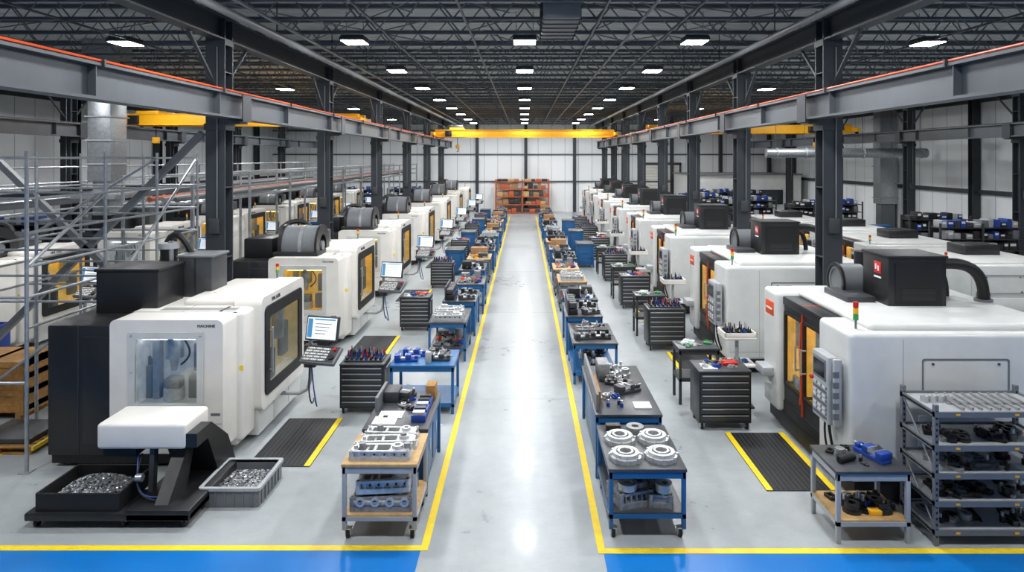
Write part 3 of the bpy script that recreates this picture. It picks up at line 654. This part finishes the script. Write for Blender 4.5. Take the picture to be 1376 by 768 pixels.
for y in(25.6,31.8,38.5,45.5): put(b,'blue_cabinet',(-3.1,y,0))
for y in(27.4,32.3,37.7): put(b,'blue_cabinet',(2.2,y,0))
# ---------------- right aisle ----------------
b=table(.93,1.3,.85,'blue','topd','topd',True,.32);fin(b,'parts_cart',(1.02,7.9,0))
b=B()
for x,y in((.24,.28),(.69,.3),(.24,.78),(.69,.8)): flange(b,x,y,0,.2,.085)
b.ring((.5,1.13,0),.05,.12,.06,'cast',18);b.box(.1,.3,1.08,1.2,0,.08,'darkmetal',.01)
fin(b,'machined_flange_rings',(1.02,7.9,.85))
b=B();housing(b,.3,.3,0,.45,.4,.24,.3,'cast');housing(b,.68,.3,0,.4,.3,.2,1.4,'cast');junk(b,.05,.9,.55,1.2,0,16,METALS,8,.12);b.ring((.25,.2,.2),.06,.12,.08,'alu',18);b.ring((.7,.2,.17),.05,.1,.1,'alu',18);fin(b,'aluminium_castings',(1.02,7.9,.32))
b=table(.95,2.2,.92,'blue','topd',None,panel=True);fin(b,'workbench',(1.02,9.4,0))
b=B();b.box(.02,.06,.1,2.1,0,.25,'mgrey',.005);b.box(.07,.12,.4,1.2,0,.18,'wood')
junk(b,.15,.9,1.1,2.1,0,30,METALS,12,.1);vise(b,.6,.9,0,.5,'dgrey');junk(b,.12,.5,.1,.9,0,10,['cast','handle','darkmetal','blued'],14,.08);b.box(.6,.85,.2,.45,0,.02,'paper')
b.box(.2,.4,1.5,1.9,0,.25,'cast',.02);fin(b,'bench_supplies',(1.02,9.4,.92))
b=table(.9,1.6,.84,'blue','topd','blue',False,.25);fin(b,'blue_worktable',(.99,13.3,0))
b=B();vise(b,.25,.3,0,.2,'dgrey');vise(b,.6,.35,0,-.1,'darkmetal');housing(b,.3,.8,0,.4,.3,.14,0,'cast');junk(b,.05,.85,.95,1.55,0,14,METALS,15,.09);b.box(.5,.8,.65,.9,0,.1,'blackm',.01);fin(b,'machine_vises',(.99,13.3,.84))
b=B();junk(b,.05,.85,.05,1.5,0,14,METALS,17,.12);fin(b,'machined_parts',(.99,13.3,.25))
RS=[(15.3,'B',4,0),(17.2,'A',2,1),(19.6,'C',0,1),(21.8,'C',1,1),(24.2,'A',4,2),(26.5,'B',3,0),(28.9,'C',2,1),(31.2,'B',4,0),(33.6,'A',0,1),(36,'B',2,0),(38.6,'A',3,1),(41,'B',2,0),(43.6,'A',1,0),(46.2,'B',3,0)]
for i,(y,t,c,lw) in enumerate(RS): station(1.02+.05*((i*5)%3-1),y,t,c,lw)

b=table(.88,.72,.87,'lgrey','topd','ply',False,.28);fin(b,'steel_worktable',(3.72,7.8,0))
b=B();b.cyl((.12,.2,.04),(.35,.3,.04),.04,'blackm',10);b.cyl((.25,.45,0),(.25,.45,.08),.06,'cast',12);vise(b,.62,.38,0,1.9,'blued',.45);junk(b,.05,.5,.05,.65,0,9,['blackm','cast','handle','darkmetal'],24,.06);fin(b,'hand_tools',(3.72,7.8,.87))
b=B();junk(b,.05,.85,.05,.65,0,20,['blackm','darkmetal','darkmetal','blued','darkmetal','cast'],25,.11);b.box(.45,.6,.1,.2,0,.06,'cyellow',.01);fin(b,'machined_parts',(3.72,7.8,.28))
b=B();W=1.5;D=.72;H=1.62
for x in(0,W-.05):
    for y in(0,D-.05):
        b.box(x,x+.05,y,y+.05,0,H+.05,'mgrey')
        for k in range(22): b.box(x+.015,x+.035,y-.003,y,.1+.07*k,.13+.07*k,'blackm')
for z in(.18,.52,.85,1.18,1.58):
    b.box(0,W,0,D,z-.035,z-.015,'lgrey')
    b.box(0,W,-.005,.02,z-.055,z+.01,'mgrey');b.box(0,W,D-.02,D+.005,z-.055,z+.01,'mgrey')
    for x in(0,W-.02): b.box(x,x+.02,0,D,z-.055,z+.01,'mgrey')
    for k in range(2): b.box(.25+.7*k,.3+.7*k,-.008,-.004,z-.035,z-.01,'cyellow')
for (a,c) in((.2,.85),(.85,1.55)): b.cyl((.02,.02,a),(.02,D-.02,c),.012,'mgrey',6)
fin(b,'steel_shelving_rack',(4.86,7.76,0))
b=B()
for i,z in enumerate((.165,.505,.835,1.165)):
    junk(b,.06,1.44,.06,.66,z,24,['darkmetal','blackm','cast','darkmetal','mgrey'],40+i,.1)
for k in range(9): b.cyl((.4+.11*k,.08,1.565+.03),(.4+.11*k,.62,1.565+.03),.014,'cast',8)
for k in range(4): b.ring((.12+.1*k,.4,1.565),.02,.045,.08,'alu',14)
b.box(.35,1.44,.3,.34,1.565,1.58,'cast');fin(b,'machined_parts',(4.86,7.76,0))

# ---------------- chip conveyor & bins ----------------
b=B()
b.box(0,2.05,0,.62,.1,.2,'black',.02);b.box(1.25,2.05,.0,1.35,.1,.24,'black',.02)
for x in(.1,1.2,1.95):
    for y in(.1,.5): b.cyl((x-.02,y,.05),(x+.02,y,.05),.05,'blackm',12);b.box(x-.03,x+.03,y-.03,y+.03,.06,.12,'handle')
b.frame('z',.2,.42,(.1,1.15,.05,.85),.02,(.13,1.12,.08,.82),.02,'blackm');b.box(.12,1.13,.07,.83,.2,.22,'blackm')
b.prism([(1.6,.15),(1.35,.62),(.85,1.0),(.45,1.0),(.45,.82),(.75,.82),(1.1,.15)],'x',1.32,1.92,'black')
b.prism([(.05,.16),(.55,.16),(.8,.75),(.62,.78)],'x',1.55,1.72,'black')
b.prism([(.45,.22),(.55,.22),(.6,.85),(.5,.85)],'x',1.28,1.34,'dgrey')
b.cyl((1.3,.3,.5),(1.22,.3,.5),.05,'handle',10)
b.box(.62,1.78,.42,1.08,.8,1.14,'white',.05,3);b.box(.66,1.1,.5,.95,.68,.82,'blackm',.01)
b.bez((1.1,.55,.7),(1.2,.3,.3),(1.3,.2,.3),(1.5,.3,.25),.01,'blued');b.bez((1.15,.55,.7),(1.2,.2,.35),(1.35,.15,.3),(1.6,.2,.25),.01,'blackm')
fin(b,'chip_conveyor',(-6.2,8.1,0))
def chipheap(x0,x1,y0,y1,z,h,n,seed):
    b=B();R=random.Random(seed);N=14
    vs=[];fs=[]
    def hh(u,v): return z+h*(1-abs(2*u-1)**2.2)*(1-abs(2*v-1)**2.2)+R.uniform(-.008,.008)
    for i in range(N):
        for j in range(N): u=i/(N-1);v=j/(N-1);vs.append((x0+(x1-x0)*u,y0+(y1-y0)*v,hh(u,v)))
    for i in range(N-1):
        for j in range(N-1): fs.append((i*N+j,(i+1)*N+j,(i+1)*N+j+1,i*N+j+1))
    b.add(vs,fs,'chips')
    for k in range(n):
        u=R.uniform(.02,.98);v=R.uniform(.02,.98);c=Vector((x0+(x1-x0)*u,y0+(y1-y0)*v,hh(u,v)+.004))
        b.X=Matrix.Translation(c)@Matrix.Rotation(R.uniform(0,6),4,'Z')@Matrix.Rotation(R.uniform(-1,1),4,'X')
        s_=R.uniform(.008,.02);b.add([(-s_,-s_*.4,0),(s_,-s_*.4,s_*.3),(s_*.8,s_*.5,0),(-s_*.6,s_*.4,s_*.6)],[(0,1,2,3)],R.choice(['chips','alu','darkmetal','handle']))
    b.X=Matrix.Identity(4);return b
fin(chipheap(-6.07,-5.09,8.19,8.91,.23,.2,2200,3),'metal_chips')
b=B();b.frame('z',.0,.25,(0,.78,0,.85),.04,(.03,.75,.03,.82),.03,'mgrey');b.box(.02,.76,.02,.83,0,.02,'mgrey');b.frame('z',.22,.26,(-.02,.8,-.02,.87),.05,(.03,.75,.03,.82),.03,'lgrey')
for k in range(6): b.box(.08+.12*k,.1+.12*k,-.012,0,.02,.22,'mgrey');b.box(.78,.792,.08+.12*k,.1+.12*k,.02,.22,'mgrey')
fin(b,'plastic_bin',(-4.28,8.62,0));fin(chipheap(-4.25,-3.53,8.65,9.44,.1,.09,1500,5),'metal_chips')

# ---------------- left background ----------------
b=B()
def T(p,q,r=.028,m='galv'): b.cyl(p,q,r,m,8)
xs=(-9.9,-8.5,-7.3);ys=(9.6,11.4,13.0,14.6)
for x in xs:
    for y in ys:
        if x==-8.5 and y in(13.0,): continue
        if x==-8.5 and y==9.6: T((x,y,1.3),(x,y,4.7));continue
        T((x,y,0),(x,y,4.7));b.box(x-.08,x+.08,y-.08,y+.08,0,.01,'galv')
for z in(2.1,2.55,3.0,3.5,4.0,4.6):
    for x in(xs[0],xs[-1]): T((x,ys[0],z),(x,ys[-1],z),.022)
    for y in ys[1:]: T((xs[0],y,z),(xs[-1],y,z),.022)
for z in(1.3,2.55,4.0,4.6): T((xs[0],ys[0],z),(xs[-1],ys[0],z),.022)
T((xs[0],ys[1],0.2),(xs[-1],ys[1],2.1));T((xs[-1],ys[0],3.0),(xs[-1],ys[1],4.0));T((xs[0],ys[2],3.0),(xs[-1],ys[2],4.6));T((xs[0],ys[0],.1),(xs[0],ys[1],2.1));T((xs[-1],ys[1],2.1),(xs[-1],ys[3],4.6))
T((xs[0],ys[0],2.55),(xs[1],ys[0],1.3));T((xs[0],ys[3],.3),(xs[-1],ys[3],3.0))
fin(b,'scaffolding')
b=B()
for (p,q) in(((-6.5,13.2,5.1),(-11.3,13.2,.3)),((-11.3,13.2,5.2),(-7.6,13.2,1.6))):
    p=Vector(p);q=Vector(q);d=(q-p);L=d.length
    b.X=Matrix.Translation(p)@d.to_track_quat('X','Z').to_matrix().to_4x4()
    b.box(0,L,-.06,.06,-.06,.06,'mgrey')
b.X=Matrix.Identity(4);b.box(-11.4,-11.2,13.1,13.3,0,5.4,'steelb');fin(b,'cross_brace')
b=B()
for x in(-9.2,-7.6):
    for z in(3.55,3.85,4.15): b.cyl((x,15,z),(x,46,z),.035,'galv',8)
    y=15
    while y<46.5:
        b.cyl((x,y,0),(x,y,4.2),.04,'galv',8);y+=3.1
for k in range(11):
    y=15+3.1*k;b.cyl((-9.2,y,3.55),(-7.6,y,3.55),.03,'galv',6)
for i in range(100): b.cyl((-9.2,15+.31*i,3.55),(-7.6,15+.31*i,3.55),.008,'galv',4)
b.cyl((-8.6,15,3.65),(-8.6,46,3.65),.06,'rust',10);b.cyl((-8.3,15,3.65),(-8.3,46,3.65),.05,'lgrey',10);b.cyl((-8,15,3.64),(-8,46,3.64),.05,'mgrey',10)
fin(b,'overhead_pipe_rack')
b=B()
for z in(3.3,3.8,4.3): b.cyl((-14.9,18,z),(-14.9,46,z),.03,'galv',8)
b.box(-15.6,-14.85,18,46,3.1,3.25,'steelb')
for k in range(15): b.cyl((-14.9,18+2*k,3.2),(-14.9,18+2*k,4.3),.03,'galv',6)
for k in range(5): b.box(-15.35,-15.15,18+7*k-.1,18+7*k+.1,0,3.1,'steelb')
fin(b,'mezzanine_walkway')
b=B();b.box(-12.9,-12.2,19.3,20.1,3.9,6.9,'galv',.03)
for z in(4.4,5.1,5.8,6.5): b.box(-12.95,-12.15,19.25,20.15,z,z+.04,'lgrey')
b.box(-13.0,-12.1,19.2,20.2,6.9,8.08,'galv');b.box(-12.8,-12.3,19.4,20,2.9,3.9,'galv');b.box(-13.2,-11.9,19.0,20.4,3.4,3.6,'galv',.02)
fin(b,'air_duct')
b=B();b.box(0,1.3,0,.9,.12,1.0,'wood')
for z in(.14,.42,.7,.92): b.box(-.02,1.32,-.02,.92,z,z+.1,'wood')
for x in(0,.6,1.22): b.box(x,x+.1,-.04,.94,.1,1.02,'wood')
for x in(.05,.6,1.15): b.box(x,x+.1,0,.9,0,.12,'wood')
fin(b,'wooden_crate',(-10.1,11.5,0))
def pallet(b,z=0):
    for x in(0,.5,1.0): b.box(x,x+.1,0,1,z+.02,z+.1,'wood')
    for k in range(7): b.box(0,1.1,.15*k,.15*k+.1,z+.1,z+.12,'wood')
    for y in(0,.45,.9): b.box(0,1.1,y,y+.1,z,z+.02,'wood')
b=B();pallet(b);b.box(1.1,1.13,0,1,.06,.12,'yellow');b.box(.1,1.0,.1,.9,.12,.2,'dgrey',.01);fin(b,'wooden_pallet',(-8.75,10.15,0))
b=B();b.frame('z',0,.9,(0,1.2,0,1),.04,(.04,1.16,.04,.96),.03,'blued');b.box(.02,1.18,.02,.98,0,.05,'blued');junk(b,.1,1.1,.1,.9,.05,12,METALS,2,.2);fin(b,'blue_scrap_bin',(-12.8,13.8,0))
def binshelf(w,seed,frame='dgrey'):
    b=B();R=random.Random(seed);d=.6
    for x in(0,w/2,w):
        for y in(0,d): b.box(x-.03,x+.03,y-.03,y+.03,0,2.3,frame)
    b.box(0,w,d-.01,d,0,2.3,'dgrey')
    for k in range(6):
        z=.15+.4*k;b.box(0,w,0,d,z-.03,z,frame)
        x=.06
        while x<w-.3:
            q=R.uniform(.18,.3);hh=R.uniform(.15,.3);c=R.choice(['black','dgrey','mgrey','blackm','blued','darkmetal','lgrey','black'])
            b.box(x,x+q-.02,.03,d-.1,z,z+hh,c,.01)
            if R.random()<.4: b.box(x+.03,x+q-.06,.02,.03,z+hh*.5,z+hh*.8,'paper')
            x+=q
    return b.mesh('parts_bin_shelf')
bs=binshelf(3.0,1);bs2=binshelf(2.4,2)
for x,y,m_ in((14.8,34.5,bs),(11.4,37.5,bs),(14.6,23,bs),(15.3,26,bs2),(14.2,45,bs2),(9.4,41,bs),(11.8,46,bs),(13.2,32.6,bs2),(9.2,35,bs2),(-14,50,bs),(-10.5,50,bs),(-20.5,30,bs),(-20.5,38,bs),(-20.4,24,bs)): put(m_,'parts_bin_shelf',(x,y,0))
b=table(.9,.6,1.5,'blue','blue',None,panel=True)
bcm=b.mesh('blue_locker')
for x,y in((15.0,30),(16.0,30),(14.8,20.6),(12,33.2),(9.6,38.5),(-10.4,37.5),(-10.4,31.8),(-10.6,25.3),(-13.5,25.7)): put(bcm,'blue_locker',(x,y,0))
b=B();b.box(12.5,20.9,49.5,54.8,0,3.3,'white2');b.box(12.4,20.95,49.4,54.9,3.3,3.4,'mgrey');b.box(15.6,16.6,49.44,49.5,0,2.1,'wood');b.box(17.5,19.5,49.44,49.5,1.1,2.2,'glassd')
b.box(15.5,15.6,49.42,49.5,0,2.2,'dgrey');b.box(16.6,16.7,49.42,49.5,0,2.2,'dgrey');b.box(15.5,16.7,49.42,49.5,2.1,2.2,'dgrey');fin(b,'office_room')
b=B();b.box(10.0,13.2,Y1-.1,Y1-.01,0,4.0,'white')
for k in range(16): b.box(10.0,13.2,Y1-.12,Y1-.1,.25*k,.25*k+.02,'mgrey')
for x in(9.85,13.2): b.box(x,x+.15,Y1-.2,Y1-.01,0,4.15,'dgrey')
b.box(9.85,13.35,Y1-.2,Y1-.01,4.0,4.2,'dgrey');fin(b,'door_1')
b=B();b.cyl((12.5,33.9,4.85),(20.8,33.9,4.85),.24,'galv',20)
for x in(13,14.5,16,17.5,19,20.5): b.ring((x,33.9,4.85),.24,.27,.06,'lgrey',20,'x');b.box(x-.01,x+.01,33.89,33.91,5.1,8.08,'steel')
fin(b,'air_duct')
b=B();b.box(20.0,20.95,36.8,37.6,2.0,7.3,'galv',.03)
for k in range(6): b.box(19.95,21.0,36.75,37.65,2.3+.9*k,2.34+.9*k,'lgrey')
b.box(20.1,20.9,36.9,37.5,0,2.0,'mgrey',.02);fin(b,'air_duct')
b=B()
for x in(0,2.2,4.4):
    for y in(0,1): b.box(x-.05,x+.05,y-.04,y+.04,0,2.8,'rust')
for z in(.1,.75,1.4,2.05,2.65):
    for y in(0,1): b.box(0,4.4,y-.04,y+.04,z-.06,z,'rust')
    b.box(0,4.4,0,1,z-.02,z,'wood')
R=random.Random(3)
for z in(.1,.75,1.4,2.05,2.65):
    x=.12
    while x<4.0:
        q=R.uniform(.3,.55);h=R.uniform(.2,.48) if z<2.6 else .2
        if abs(x-2.2+q/2)>.3: b.box(x,x+q-.04,.1,.85,z,z+h,R.choice(['card','rust','card','darkmetal','ply','dgrey','rust']),.01)
        x+=q
fin(b,'pallet_rack',(-2.4,54.3,0))
b=B();b.box(0,.7,0,.6,.75,1.1,'card',.01);b.box(.8,1.3,0,.5,.75,1.0,'ply',.01);b.box(-.1,1.4,-.1,.7,.7,.75,'wood')
for x in(-.05,1.3):
    for y in(-.05,.6): b.box(x,x+.06,y,y+.06,0,.7,'wood')
bx=b.mesh('packing_table')
for x,y in((15.0,19),(15.5,21.8),(10,33.8)): put(bx,'packing_table',(x,y,0))

w=bpy.data.worlds.new('w');S.world=w;w.use_nodes=True;w.node_tree.nodes['Background'].inputs[0].default_value=(.6,.7,.8,1);w.node_tree.nodes['Background'].inputs[1].default_value=.4
try:
    S.view_settings.view_transform='Standard';S.view_settings.look='None';S.view_settings.exposure=-.75
except Exception as e: print(e)
cd=bpy.data.cameras.new('camera');co=bpy.data.objects.new('camera',cd);S.collection.objects.link(co)
co.location=(0,0,4.6);co.rotation_euler=(math.radians(90),0,0)
cd.sensor_width=36;cd.lens=23.02;cd.shift_x=-17/1376;cd.shift_y=-172/1376;cd.clip_end=200
S.camera=co
